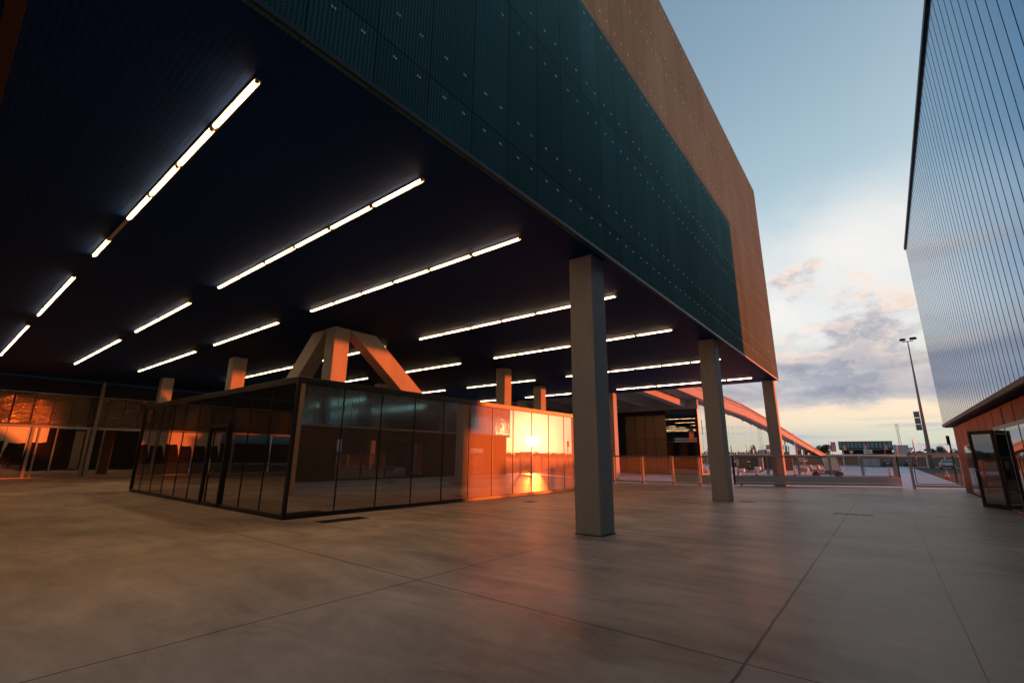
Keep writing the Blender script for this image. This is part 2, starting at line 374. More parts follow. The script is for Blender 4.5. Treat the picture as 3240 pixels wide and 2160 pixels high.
# tree column: vertical shaft with leaning struts, standing in the glass pavilion
tree = MB(); tree.box(-16.08, -15.45, 8.9, 9.54, 0, SO-.003); shaft = tree.obj('strut_column', 'concrete', hall, bevel=.02)
def strut(profile, a, b):
    return MB().prism(profile, a, b).obj('strut', 'concrete', shaft, bevel=.015)
strut([(0, 9.54, SO-.004), (0, 10.72, SO-.004), (0, 18.7, 0), (0, 17.5, 0)], (-16.06, 0, 0), (-15.47, 0, 0))           # towards the far end
strut([(-16.08, 0, SO-.004), (-17.1, 0, SO-.004), (-23.9, 0, 0), (-22.9, 0, 0)], (0, 8.93, 0), (0, 9.52, 0))          # towards the rear
tree2 = MB(); tree2.box(-26.6, -26., 18.6, 19.2, 0, SO-.003); s2 = tree2.obj('strut_column', 'concrete', hall, bevel=.02)
MB().prism([(0, 19.2, SO-.004), (0, 20.4, SO-.004), (0, 28.4, 0), (0, 27.2, 0)], (-26.58, 0, 0), (-26.02, 0, 0)).obj('strut', 'concrete', s2, bevel=.015)
# dark service core at the back
core = box(-45.5, -34., 19.5, 31.8, 0, SO-.003).obj('core_wall', 'dark', hall)
lv = MB()
for i in range(14): lv.bar((-33.96, 20., 3.2+i*.2), (-33.96, 23.2, 3.2+i*.2), .12, .07)
lv.obj('louvre', 'trim', core)

# ------------------------------------------------------------------ strip lights
def make_light():
    r = thing('strip_light', (0, 0, SO), 'x', 'strip light', 'strip lights under the dark soffit')
    mb = MB(); L = 1.40
    mb.box(-L/2-.02, L/2+.02, -.035, .035, -.025, -.001); mb.box(-L/2-.02, L/2+.02, .036, .042, -.05, -.001)
    mb.obj('housing', 'housing', r).location = (0, 0, 0)
    tb = MB(); n = 12
    prof = [(-.019, -.026), (-.022, -.038), (-.015, -.052), (0, -.057), (.015, -.052), (.022, -.038), (.019, -.026)]
    tb.prism([(-L/2+.03, a, b) for a, b in prof], (0, 0, 0), (L-.06, 0, 0)); tb.obj('tube', 'lamp', r).location = (0, 0, 0)
    for s in (-1, 1):
        cb = MB(); cb.prism([(s*(L/2-.028), a*1.04, b) for a, b in prof], (0, 0, 0), (s*.028, 0, 0)); cb.obj('end_cap', 'endcap', r).location = (0, 0, 0)
    return r
# meshes above are already local: build at the origin
ORD = ['first', 'second', 'third', 'fourth', 'fifth', 'sixth', 'seventh', 'eighth']
proto = None
def light(x, y, label):
    global proto
    if proto is None:
        sv = SO
        proto = make_light.__call__()
        proto.location = (x, y, SO); proto['label'] = label
        for c in proto.children:
            for v in c.data.vertices: v.co.z += sv         # undo the base offset taken out by the part builder
        return proto
    return copy_tree(proto, (x, y, SO), label)
rows = [1.82, 4.56, 7.35, 12.06, 16.78, 23.45, 30.3]
bays = [('along the green facade', -5.62-.7, 1.475, 6), ('in the middle bay', -16.65-.7, 1.5, 4), ('in the deepest bay', -24.75-.7, 1.52, 6)]
for bi, (bn, x0, dx, n) in enumerate(bays):
    for ri, y in enumerate(rows):
        for k in range(n):
            if bi == 0 and ri == 0 and k == 4: continue
            if bi == 2 and ri >= 3 and not (ri in (3, 4) or k < 2): continue
            light(x0-dx*k, y, f'strip light, {ORD[k]} from the right, {ORD[ri]} row from front, {bn}')
rail = box(-13., -11.5, 1.79, 1.85, SO-.045, SO-.001).obj('lighting_rail', 'housing'); tag(rail, 'bare mounting rail bridging the gap in the nearest row of strip lights', 'rail')

# ------------------------------------------------------------------ glass pavilion under the hall
PX, PY, PXW, PYE, PH = -11.95, 6.02, -25.2, 21.8, 3.6
pav = thing('glass_pavilion', ((PX+PXW)/2, (PY+PYE)/2, 0), 'low dark glass box with mirrored panes and black frame reflecting the sunset', 'pavilion')
rb = MB(); rb.box(PXW-.04, PX+.04, PY-.04, PYE+.04, PH-.17, PH); rb.obj('roof_edge', 'black', pav, bevel=.008)
bb = MB(); bb.box(PXW-.03, PX+.03, PY-.03, PYE+.03, 0, .11); bb.obj('base_rail', 'black', pav, bevel=.005)
box(PXW+.1, PX-.1, PY+.1, PYE-.1, .12, PH-.18).obj('interior', 'black', pav)
for x, y in ((PX, PY), (PXW, PY), (PX, PYE)):
    box(x-.045, x+.045, y-.045, y+.045, .111, PH-.171).obj('corner_post', 'black', pav)
ys = [PY+.04]+[6.08+1.31*k for k in range(1, 12)]+[PYE-.04]
for a, b in zip(ys[:-1], ys[1:]):
    j = random.uniform(-.002, .002)
    box(PX-.03+j, PX-.012+j, a+.013, b-.013, .112, PH-.172).obj('pane', 'glass', pav)
for y in ys[1:-1]: box(PX-.04, PX+.004, y-.012, y+.012, .112, PH-.172).obj('mullion', 'black', pav)
xs = [PX-.04, -13.35, -14.66, -15.97, -17.4, -18.72, -20.05, -21.38, -22.71, -24.04, PXW+.04]
for i, (a, b) in enumerate(zip(xs[:-1], xs[1:])):
    if i == 3:
        box(b+.03, a-.03, PY+.012, PY+.03, 2.5, PH-.172).obj('pane', 'glass_front', pav); continue
    box(b+.013, a-.013, PY+.012, PY+.03, .112, PH-.172).obj('pane', 'glass_front', pav)
for i, x in enumerate(xs[1:-1]):
    box(x-.012, x+.012, PY-.004, PY+.04, .112, PH-.172).obj('mullion', 'black', pav)
# door
dr = MB(); dr.box(-17.46, -17.36, PY-.06, PY+.02, .02, 2.5); dr.box(-16.03, -15.93, PY-.06, PY+.02, .02, 2.5); dr.box(-17.359, -16.031, PY-.06, PY+.02, 2.4, 2.5)
door = dr.obj('door', 'black', pav)
dl = MB(); dl.box(-17.1, -17.04, PY-.03, PY+.01, .06, 2.39); dl.obj('stile', 'black', door)
box(-17.039, -16.04, PY-.012, PY+.008, .115, 2.38).obj('glass', 'glass_front', door)
box(-17.35, -17.11, PY-.012, PY+.008, .115, 2.38).obj('glass', 'glass_front', door)
hb = MB(); hb.tube([(-16.9, PY-.07, .95), (-16.9, PY-.07, 1.25)], .014); hb.tube([(-16.9, PY-.07, 1.0), (-16.9, PY-.01, 1.0)], .01); hb.obj('handle', 'steel', door)
nb = box(-17.09, -17.045, PY-.034, PY-.031, 1.1, 1.42).obj('notice', 'white', door)

# ------------------------------------------------------------------ far glazed wall on the left
WX = -41.5
gw = thing('curtain_wall', (WX, 6, 0), 'far glazed wall with grey frames and transom behind the pavilion', 'glass wall')
mull = [-30., -27., -24., -21.2, -18., -15., -13., -10., -7., -4., -1.2, 1.2, 2.95, 4.45, 4.75, 5.55, 7.05, 10., 13., 16., 19.3]
fr = MB(); fr.box(WX-.04, WX+.06, -30, 19.3, 3.08, 3.22); fr.box(WX-.04, WX+.06, -30, 19.3, 0, .06); pass
fr.obj('rail', 'alu', gw)
for y in (-30., -21.2, -13., -10., -4., 1.2, 4.45, 7.05, 13., 19.3): box(WX-.04, WX+.08, y-.07, y+.07, .061, 3.079).obj('frame', 'alu', gw)
for y in (4.75, 5.55): box(WX-.04, WX+.07, y-.04, y+.04, .061, 3.079).obj('frame', 'alu', gw)
MB().tube([(WX+.25, 7.3, 0), (WX+.25, 7.3, SO-.01)], .11).obj('downpipe', 'alu', gw)
for a, b in zip(mull[:-1], mull[1:]):
    box(WX-.02, WX+.01, a+.03, b-.03, .065, 3.075).obj('pane', 'glass_wall', gw)
RB_ = random.Random(9)
for k in range(9):  # added pale panels, not wall parts, cut to the outline of the sun glow
    y = -3.1+.92*k; bot = 2.15+RB_.uniform(-.04, .1)
    pl = [(WX+.03, y, 3.06), (WX+.03, y+.9, 3.06), (WX+.03, y+.9, bot), (WX+.03, y+.62, bot-.06), (WX+.03, y+.2, bot-.02), (WX+.03, y+.06, bot-.5), (WX+.03, y, bot-.9)]
    MB().prism(pl, (0, 0, 0), (-.015, 0, 0)).obj('sun_glow_panel', 'sun_glow', gw)
y = -30.
while y < 19.2:
    j = random.uniform(-.006, .006); MB().prism([(WX+j, y+.02, 3.225), (WX-j, y+.88, 3.225), (WX-j, y+.88, 5.22), (WX+j, y+.02, 5.22)], (0, 0, 0), (-.02, 0, 0)).obj('ribbed_panel', 'bronze_rib', gw); y += .9
box(WX-.06, WX-.03, -30, 19.3, 3.223, 5.22).obj('backing', 'black', gw)
box(WX-.03, WX+.03, -30, 19.3, 5.225, SO-.125).obj('header_panel', 'dark', gw)

# ------------------------------------------------------------------ ribbed hall on the right
RX, RY, RB, RT = 2.6, 33.35, 3.34, 13.32
rh = thing('ribbed_hall', (12, 10, 0), 'tall hall with shiny vertically ribbed metal cladding above dark ground floor', 'building')
box(RX, RX+14, YS, RY, RB, RT).obj('cladding', 'rib', rh)
sm = MB(); y = RY-.35
while y > YS: sm.box(RX-.004, RX-.0005, y-.009, y+.009, RB+.001, RT-.001); y -= .5
sm.obj('seam_ribs', 'seam', rh)
box(RX-.06, RX+14.05, YS-.05, RY+.05, RT+.001, RT+.16).obj('parapet', 'seam', rh)
tb_ = MB(); tb_.box(RX-.04, RX+.05, YS, RY+.04, RB-.13, RB-.001); tb_.box(RX+.051, RX+14, RY-.05, RY+.04, RB-.16, RB-.001); tb_.obj('bottom_trim', 'pale_concrete', rh)
box(RX+.051, RX+14, YS, RY-.051, RB-.12, RB-.002).obj('underside', 'black', rh)
cp = [(2.95+(.012 if i % 40 < 2 else 0), YS+.2+(33.3-YS-.2)*i/1600, 0) for i in range(1601)]
MB().prism(cp+[(RX+13.5, 33.3, 0), (RX+13.5, YS+.2, 0)], (0, 0, 0), (0, 0, RB-.162)).obj('lower_wall', 'lower', rh)
jb = MB()
for y in (27.6, 24.85, 20.2, 16.5, 12.8): jb.box(2.942, 2.9495, y-.012, y+.012, .02, RB-.17)
jb.obj('panel_joint', 'seam', rh)
wd = box(2.92, 2.9495, 27.3, 30.2, .1, 2.2).obj('doorway', 'black', rh)
box(2.912, 2.9195, 27.36, 28.7, .15, 2.14).obj('glass', 'glass_dark', wd); box(2.912, 2.9195, 28.8, 30.14, .15, 2.14).obj('glass', 'glass_dark', wd)
wd = box(2.92, 2.9495, 16.3, 22.1, .02, 2.62).obj('doorway', 'black', rh)
for a in (16.4, 18.3, 20.2): box(2.912, 2.9195, a, a+1.75, .1, 2.5).obj('glass', 'glass_dark', wd)
# open leaf
La, Lb = Vector((2.41, 23.1, 0)), Vector((2.93, 22.2, 0)); up_ = Vector((0, 0, 1))
lt = lambda t, z: (La.x+(Lb.x-La.x)*t, La.y+(Lb.y-La.y)*t, z)
ld = tuple((Lb-La).normalized())
lf = MB()
lf.bar(lt(.05, .015), lt(.05, 2.55), .06, .11, up=ld); lf.bar(lt(.95, .015), lt(.95, 2.55), .06, .11, up=ld)
lf.bar(lt(.1, 2.49), lt(.9, 2.49), .058, .118); lf.bar(lt(.1, .09), lt(.9, .09), .058, .148)
leaf = lf.obj('door', 'black', rh)
MB().bar(lt(.1, 1.3), lt(.9, 1.3), .02, 2.25).obj('glass', 'glass_dark', leaf)
hb = MB(); hx = lt(.06, 1.25); hb.tube([hx, (hx[0]-.07, hx[1]-.05, 1.25), (hx[0]+.02, hx[1]-.2, 1.25)], .012); hb.obj('handle', 'steel', leaf)

# ------------------------------------------------------------------ neighbouring hall with sloping roof and mirror glass
nb_ = thing('sloping_hall', (-16, 60, 0), 'neighbouring hall whose concrete roof edge slopes down over silver mirror glass', 'building')
GX = -13.3
prof_top = [(44.8, 6.62), (54, 6.45), (66, 5.98), (79.5, 5.4), (93.5, 4.7), (109, 3.45), (139, 2.0), (150, 1.2)]
# mirror glass panes, one per bay
def topz(y):
    for (a, za), (b, zb) in zip(prof_top[:-1], prof_top[1:]):
        if a <= y <= b: return za+(zb-za)*(y-a)/(b-a)
    return prof_top[-1][1]
yb = [44.8+1.1*i for i in range(93)]
for i, (a, b) in enumerate(zip(yb[:-1], yb[1:])):
    if b > 97 and i % 9: continue
    z1 = min(topz(a), topz(b))
    zt = 3.62
    if b <= 97:
        j = random.uniform(-.012, .012); MB().prism([(GX+j, a+.012, .1), (GX-j, b-.012, .1), (GX-j, b-.012, min(zt, topz(b))-.02), (GX+j, a+.012, min(zt, topz(a))-.02)], (0, 0, 0), (-.03, 0, 0)).obj('mirror_pane', 'glass_clear', nb_)
        if topz(b) > zt+.2: MB().prism([(GX+j, a+.012, zt+.02), (GX-j, b-.012, zt+.02), (GX-j, b-.012, topz(b)), (GX+j, a+.012, topz(a))], (0, 0, 0), (-.03, 0, 0)).obj('mirror_pane', 'glass_clear', nb_)
    else:
        MB().prism([(GX, a+.02, .1), (GX, min(b+6.6, 147)-.02, .1), (GX, min(b+6.6, 147)-.02, topz(min(b+6.6, 147))), (GX, a+.02, topz(a))], (0, 0, 0), (-.03, 0, 0)).obj('mirror_pane', 'glass_clear', nb_)
        box(GX-.02, GX+.2, a-.14, a+.14, 0, topz(a)).obj('post', 'pale_concrete', nb_)
mb = MB(); mb.box(GX-.04, GX-.031, 44.8, 97, .05, 3.); mb.obj('backing', 'black', nb_)
# roof edge beam
FX = -12.6
ft = [(36, 7.85), (42.8, 7.58), (52.7, 7.37), (62.1, 7.2), (76.1, 6.5), (87.8, 5.83), (110, 4.45), (147, 2.35), (158, 1.7)]
fb = [(158, .9), (136, 2.25), (110, 3.75), (88.5, 5.06), (75.9, 5.77), (61.8, 6.4), (52.5, 6.55), (44.5, 6.76), (36, 7.0)]
MB().prism([(FX, y, z) for y, z in ft+fb], (0, 0, 0), (-1.3, 0, 0)).obj('roof_beam', 'pale_concrete', nb_)
MB().tube([(FX-.25, y, z+.22) for y, z in ft], .13, 10).obj('pipe', 'pale_concrete', nb_, smooth=True)
MB().tube([(FX-.35, y, z+.62) for y, z in ft], .14, 10).obj('pipe', 'pale_concrete', nb_, smooth=True)
pb = MB()
for i in range(2, 40):
    y = 38+i*3.
    for (a, za), (b, zb) in zip(ft[:-1], ft[1:]):
        if a <= y <= b: z = za+(zb-za)*(y-a)/(b-a); pb.bar((FX-.33, y, z-.02), (FX-.33, y, z+.55), .08)
pb.obj('pipe_bracket', 'pale_concrete', nb_)
# canopy with ribs, end beam, doors
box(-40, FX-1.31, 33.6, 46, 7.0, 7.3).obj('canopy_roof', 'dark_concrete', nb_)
for x in (-14.4, -17.2, -20., -22.8, -25.6, -28.4): 
    MB().prism([(0, 33.7, 6.5), (0, 44.0, 6.1), (0, 44.0, 6.99), (0, 33.7, 6.99)], (x-.35, 0, 0), (x+.35, 0, 0)).obj('ceiling_beam', 'concrete', nb_)
box(-42, -13.0, 44.01, 44.4, 5.95, 6.99).obj('end_beam', 'concrete', nb_)
DY = 44.5
box(-42, -13.42, DY+.1, DY+.4, 0, 6.98).obj('wall', 'dark', nb_)
dxs = [-20.35+1.005*i for i in range(5)]
for a, b in zip(dxs[:-1], dxs[1:]):
    d_ = box(a+.02, b-.02, DY+.02, DY+.09, .05, 5.4).obj('door', 'bronze', nb_)
    box(a+.02, b-.02, DY+.01, DY+.019, 3.2, 3.23).obj('door_joint', 'black', d_)
fm = MB(); fm.box(-20.42, -16.25, DY, DY+.09, 5.405, 5.52); fm.box(-20.42, -20.351, DY, DY+.09, 0, 5.404); fm.box(-16.329, -16.25, DY, DY+.09, 0, 5.404); fm.obj('door_frame', 'bronze', nb_)
box(-16.24, -13.42, DY+.05, DY+.09, 0.05, 3.1).obj('dark_pane', 'glass_dark', nb_); box(-16.24, -13.42, DY+.05, DY+.09, 3.16, 5.9).obj('dark_pane', 'glass_dark', nb_)
box(-13.41, -13.2, DY, DY+.25, 0, 6.6).obj('corner_wall', 'black', nb_)

# ------------------------------------------------------------------ fences and gate
def wire(p, q, z0, z1, pitch=.075, r=.0065):
    p, q = Vector((*p, 0)), Vector((*q, 0)); L = (q-p).length; mb = MB()
    for i in range(int(L/pitch)+1):
        c = p+(q-p)*(i*pitch/L); mb.bar((c.x, c.y, z0), (c.x, c.y, z1), r)
    k = int((z1-z0)/pitch)
    for i in range(k+1):
        z = z0+i*pitch; mb.bar((p.x, p.y, z), (q.x, q.y, z), r)
    return mb
def lerp(a, b, t): return (a[0]+(b[0]-a[0])*t, a[1]+(b[1]-a[1])*t)
# left railing: two open mesh bays and two bays with a solid kick plate
rl = thing('mesh_railing', (-11, 28.3, 0), 'fixed grey railing with mesh bays and kick plates left of the sliding gate', 'railing')
pts = [(-16.2, 27.85), (-13.75, 27.95), (-11.9, 28.15), (-10.1, 28.35), (-8.62, 28.55), (-7.25, 28.75)]
for p in pts:
    mb = MB(); mb.box(p[0]-.05, p[0]-.01, p[1]-.03, p[1]+.03, 0, 1.58); mb.box(p[0]+.01, p[0]+.05, p[1]-.03, p[1]+.03, 0, 1.58); mb.box(p[0]-.09, p[0]+.09, p[1]-.07, p[1]+.07, .001, .03)
    mb.obj('post', 'steel', rl)
mb = MB()
for a, b in zip(pts[:-1], pts[1:]): mb.bar((*a, 1.62), (*b, 1.62), .08, .07); mb.bar((*a, .11), (*b, .11), .06, .06)
mb.obj('rail', 'steel', rl)
for i, (a, b) in enumerate(zip(pts[:-1], pts[1:])):
    a2, b2 = lerp(a, b, .06), lerp(a, b, .94)
    z0 = .18 if i < 3 else .6
    wire(a2, b2, z0, 1.54, .08, .005).obj('mesh_panel', 'wire', rl)
    fr = MB(); fr.bar((*a2, z0), (*a2, 1.55), .016); fr.bar((*b2, z0), (*b2, 1.55), .016); fr.bar((*a2, z0), (*b2, z0), .016); fr.bar((*a2, 1.55), (*b2, 1.55), .016); fr.obj('panel_frame', 'steel', rl)
    if i >= 3: MB().bar((*lerp(a, b, .05), .37), (*lerp(a, b, .95), .37), .03, .42).obj('kick_plate', 'grey', rl)
# sliding gate
ga, gb = (-7.1, 30.0), (.45, 35.2)
sg = thing('sliding_gate', (-3.3, 32.6, 0), 'long grey sliding gate with mesh infill and deep solid bottom beam', 'gate')
MB().bar((*ga, .40), (*gb, .40), .12, .36).obj('bottom_beam', 'grey', sg)
MB().bar((*ga, .14), (*gb, .14), .16, .13).obj('track_beam', 'grey', sg)
MB().bar((*ga, 1.70), (*gb, 1.70), .09, .07).obj('top_rail', 'grey', sg)
MB().bar((ga[0], ga[1], .06), (ga[0], ga[1], 1.66), .10).obj('end_post', 'black', sg)
e2 = lerp(ga, gb, .985); MB().bar((*e2, .59), (*e2, 1.66), .20, .12).obj('end_post', 'grey', sg)
MB().bar((gb[0]+.02, gb[1]+.02, .06), (gb[0]+.02, gb[1]+.02, 1.75), .07).obj('end_seal', 'black', sg)
for i in range(5):
    a, b = lerp(ga, gb, .02+.192*i), lerp(ga, gb, .02+.192*(i+1))
    a2, b2 = lerp(a, b, .035), lerp(a, b, .965)
    wire(a2, b2, .62, 1.60, .075, .0068).obj('mesh_panel', 'wire', sg)
    fr = MB(); fr.bar((*a2, .62), (*a2, 1.62), .035); fr.bar((*b2, .62), (*b2, 1.62), .035); fr.bar((*a2, .62), (*b2, .62), .035); fr.bar((*a2, 1.62), (*b2, 1.62), .035); fr.obj('panel_frame', 'steel', sg)
    if i: MB().bar((*a, .59), (*a, 1.66), .05).obj('post', 'grey', sg)
w = lerp(ga, gb, .04); MB().tube([(w[0], w[1]-.05, .06), (w[0], w[1]+.05, .06)], .058, 14).obj('roller', 'black', sg)
# wicket gate beside the ribbed hall
wg = thing('wicket_gate', (2, 35, 0), 'small grey framed mesh gate between sliding gate and ribbed hall', 'gate')
wa, wb = (1.0, 34.4), (3.22, 35.75)
fr = MB(); fr.bar((*wa, 0), (*wa, 1.93), .13); fr.bar((*wb, 0), (*wb, 1.93), .13); fr.bar((*lerp(wa, wb, .03), 1.86), (*lerp(wa, wb, .97), 1.86), .1, .13); fr.bar((*lerp(wa, wb, .03), .14), (*lerp(wa, wb, .97), .14), .09, .12); fr.obj('frame', 'grey', wg)
wire(lerp(wa, wb, .07), lerp(wa, wb, .92), .27, 1.74, .075, .0068).obj('mesh_panel', 'wire', wg)
fr = MB(); a2, b2 = lerp(wa, wb, .06), lerp(wa, wb, .93)
for s, e in (((*a2, .25), (*a2, 1.76)), ((*b2, .25), (*b2, 1.76)), ((*a2, .25), (*b2, .25)), ((*a2, 1.76), (*b2, 1.76))): fr.bar(s, e, .035)
fr.obj('panel_frame', 'steel', wg)

# ------------------------------------------------------------------ floor covers
def drain(loc, label, w, d, name='drain_cover'):
    r = thing(name, loc, label, 'drain cover'); x, y, z = loc
    mb = MB(); mb.box(x-w/2, x+w/2, y-d/2, y+d/2, .001, .008); mb.obj('frame', 'steel', r)
    gm = MB()
    for i in range(7): gm.box(x-w/2+.04+i*(w-.08)/7, x-w/2+.04+(i+.62)*(w-.08)/7, y-d/2+.03, y+d/2-.03, .0085, .013)
    gm.obj('grate', 'black', r)
drain((-1.0, 17.6, 0), 'wide flat metal grille in the open floor before the sliding gate', .95, .5)
drain((-4.3, 19.6, 0), 'metal cover set in floor at foot of second column', .55, .5)
drain((-10.9, 7.0, 0), 'pale perforated grille in floor along the pavilion mirrored side', .5, 1.3)
drain((-10.2, 14.0, 0), 'small dark cover in floor between pavilion and nearest column', .4, .4)

# ------------------------------------------------------------------ traffic cones
def make_cone(loc, label):
    r = thing('traffic_cone', loc, label, 'traffic cone', 'traffic cones beyond the gate'); x, y, z = loc
    box(x-.2, x+.2, y-.2, y+.2, z, z+.04).obj('base', 'orange', r, bevel=.01)
    c = lambda t: .145*(1-t)+.03*t
    for z0, z1, m, n in ((0, .22, 'orange', 'cone_body'), (.22, .42, 'white', 'white_band'), (.42, .58, 'orange', 'cone_body'), (.58, .72, 'white', 'white_band'), (.72, 1., 'orange', 'cone_body')):
        MB().lathe([(c(z0), .041+z0*.71), (c(z1), .041+z1*.71)], loc, 16).obj(n, m, r, smooth=True)
    return r
c0 = make_cone((.08, 52.6, 0), 'orange and white cone behind the right end of the sliding gate')
copy_tree(c0, (3.74, 53.2, 0), 'orange and white cone behind the wicket gate on the asphalt')
copy_tree(c0, (-6.5, 48.6, 0), 'orange and white cone right of the last column beside the buggy')
copy_tree(c0, (-9.05, 46., 0), 'orange and white cone left of the last column by the white rollers')

# ------------------------------------------------------------------ buggy
by = 47.5; k = by/44
bg_ = thing('utility_buggy', (-4.1, by, 0), 'open buggy with tan seats, tilted windscreen and blue nose behind gate', 'buggy')
X = lambda v: v*k
mb = MB(); mb.prism([(X(-4.6), 0, .28), (X(-2.65), 0, .28), (X(-2.62), 0, .42), (X(-2.95), 0, .62), (X(-3.75), 0, .60), (X(-3.85), 0, .42), (X(-4.6), 0, .42)], (0, by-.6, 0), (0, by+.6, 0)); mb.obj('body', 'blue', bg_, bevel=.03)
mb = MB(); mb.prism([(X(-5.55), 0, .46), (X(-5.0), 0, .42), (X(-5.0), 0, .74), (X(-5.53), 0, .80)], (0, by-.6, 0), (0, by+.6, 0)); mb.obj('cargo_box', 'tan', bg_, bevel=.02)
for x0 in (-4.78, -4.27):
    mb = MB(); mb.box(X(x0), X(x0+.42), by-.52, by+.52, .48, .66); mb.prism([(X(x0), 0, .661), (X(x0+.14), 0, .661), (X(x0+.05), 0, 1.0), (X(x0-.08), 0, 1.0)], (0, by-.52, 0), (0, by+.52, 0)); mb.obj('seat', 'tan', bg_, bevel=.03)
ws = [(X(-3.98), 1.72), (X(-2.98), 1.72)]
mb = MB(); A_, B_, C_, D_ = Vector((X(-3.95), by-.62, 1.68)), Vector((X(-3.05), by+.5, 1.74)), Vector((X(-2.85), by+.5, .58)), Vector((X(-3.75), by-.62, .56))
for s, e in ((A_, B_), (B_, C_), (C_, D_), (D_, A_)): mb.bar(s, e, .045)
mb.obj('windscreen_frame', 'black', bg_)
n_ = (B_-A_).cross(D_-A_).normalized()*.006
ind = lambda P: P+((A_+B_+C_+D_)/4-P)*.03
MB().prism([ind(A_), ind(B_), ind(C_), ind(D_)], n_, -n_).obj('windscreen', 'perspex', bg_)
th = [2*math.pi*i/16 for i in range(17)]
MB().tube([(X(-3.62), by-.45+.19*math.cos(t), 1.02+.19*math.sin(t)) for t in th], .018, 6).obj('steering_wheel', 'black', bg_)
for x in (-4.45, -3.0):
    for s in (-1, 1): MB().tube([(X(x), by+s*.45, .24), (X(x), by+s*.62, .24)], .24, 16).obj('wheel', 'rubber', bg_)

# ------------------------------------------------------------------ white rollers, posts, shrub
def roller(loc, label, rz):
    r = thing('barrier_drum', loc, label, 'barrier drum', 'white capped drums behind the gate'); x, y, z = loc
    mb = MB(); mb.tube([(x-.25, y, .42), (x+.35, y, .42)], .20, 16); mb.obj('drum', 'white', r, smooth=True)
    mb = MB(); mb.box(x-.28, x-.05, y-.16, y+.16, 0, .24); mb.obj('stand', 'grey', r)
    mb = MB(); mb.bar((x+.36, y, .3), (x+1.5, y+.8, .34), .12); mb.obj('arm', 'steel', r)
    return r
roller((-10.45, 46.5, 0), 'white drum on grey stand nearest the left end of the sliding gate', 0)
roller((-11.2, 57.5, 0), 'white drum on grey stand farther back behind the left cone', 0)
roller((-11.9, 50.5, 0), 'white drum half hidden at the black end post of the gate', 0)
def bollard(x, y, h, r, m, name, label, capm='white'):
    t = thing(name, (x, y, 0), label, 'post'); MB().tube([(x, y, 0), (x, y, h)], r, 12).obj('shaft', m, t, smooth=True)
    MB().lathe([(r*1.1, 0), (r*1.15, .05), (r*.6, .12)], (x, y, h)).obj('cap', capm, t)
bollard(-12.53, 60., 1.05, .12, 'black', 'bollard', 'thick black bollard with white cap beside the white drums')
t = thing('gate_pillar', (-11.5, 62, 0), 'square pale pillar seen through the left mesh of the gate', 'pillar'); box(-11.85, -11.4, 61.8, 62.2, 0, 1.6).obj('shaft', 'pale_concrete', t, bevel=.02); box(-11.9, -11.35, 61.75, 62.25, 1.601, 1.68).obj('cap', 'pale_concrete', t)
t = thing('low_wall', (-10, 70, 0), 'low brown wall behind the gate near the last column', 'wall')
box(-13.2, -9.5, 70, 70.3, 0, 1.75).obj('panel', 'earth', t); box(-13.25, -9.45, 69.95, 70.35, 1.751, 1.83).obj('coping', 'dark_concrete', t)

def leaves(mb, c, rad, n, size, seed=0):
    R = random.Random(seed)
    for _ in range(n):
        while True:
            p = Vector((R.uniform(-1, 1), R.uniform(-1, 1), R.uniform(-1, 1)))
            if p.length < 1: break
        p = p*(p.length**-.35 if p.length > .01 else 1)
        p = Vector((p.x*rad[0], p.y*rad[1], p.z*rad[2]))+Vector(c)
        a = Vector((R.uniform(-1, 1), R.uniform(-1, 1), R.uniform(-1, 1))).normalized()*size*R.uniform(.6, 1.4); b = a.orthogonal().normalized()*size*R.uniform(.4, .8)
        mb.add([p-a, p+b, p+a, p-b], [(0, 1, 2, 3)])
    return mb
def tree_(name, x, y, h, w, label, cat='tree', group=None, seed=1, trunk=.35, size=.3, n=900):
    t = thing(name, (x, y, 0), label, cat, group); R = random.Random(seed); mb = MB()
    th = h*trunk; mb.tube([(x, y, 0), (x+R.uniform(-.1, .1), y, th), (x+R.uniform(-.3, .3), y, h*.75)], .04*h, 8, .012*h)
    for i in range(4):
        a = R.uniform(0, 6.3); mb.tube([(x, y, th*R.uniform(.8, 1.3)), (x+math.cos(a)*w*.6, y+math.sin(a)*w*.6, h*R.uniform(.55, .8))], .018*h, 6, .006*h)
    mb.obj('trunk', 'bark', t)
    cr = MB(); k = 9
    for i in range(k):
        a = R.uniform(0, 6.3); d = R.uniform(.1, .75)*w; zz = R.uniform(th*1.0, h*.86)
        leaves(cr, (x+math.cos(a)*d, y+math.sin(a)*d, zz), (w*R.uniform(.3, .5), w*R.uniform(.3, .5), h*R.uniform(.1, .18)), n//k, size, seed*31+i)
    cr.obj('crown', 'leaf', t); return t
tree_('shrub', -11.9, 58.5, 1.2, .35, 'small dark reddish shrub between bollard and pale pillar', 'shrub', seed=5, size=.07, n=300)

# ------------------------------------------------------------------ signs
def board(name, x, y, z0, z1, w, label, m='white', cat='sign', post=True, marks=None):
    t = thing(name, (x, y, 0), label, cat)
    box(x-w/2, x+w/2, y-.015, y+.015, z0, z1).obj('board', m, t)
    if post: MB().tube([(x, y+.05, 0), (x, y+.05, z1-.02)], .03, 8).obj('post', 'steel', t)
    if marks: marks(t)
    return t
def lines(x, y, z, w, n, dz, m='ink', right=0.):
    def fn(t):
        mb = MB()
        for i in range(n): mb.box(x-w/2, x-w/2+w*(1-.22*((i*7) % 3)), y-.019, y-.0155, z-i*dz-.018, z-i*dz+.018)
        mb.obj('lettering', m, t)
        if right: MB().tube([(right, y-.016, z-.02), (right, y-.02, z-.02)], .085, 14).obj('emblem', m, t)
    return fn
board('notice_board', -11.42*.6, 30.0*1.0-.02, 1.12, 1.5, .17, 'small white notice fixed to the left mesh of the sliding gate', post=False, marks=None)
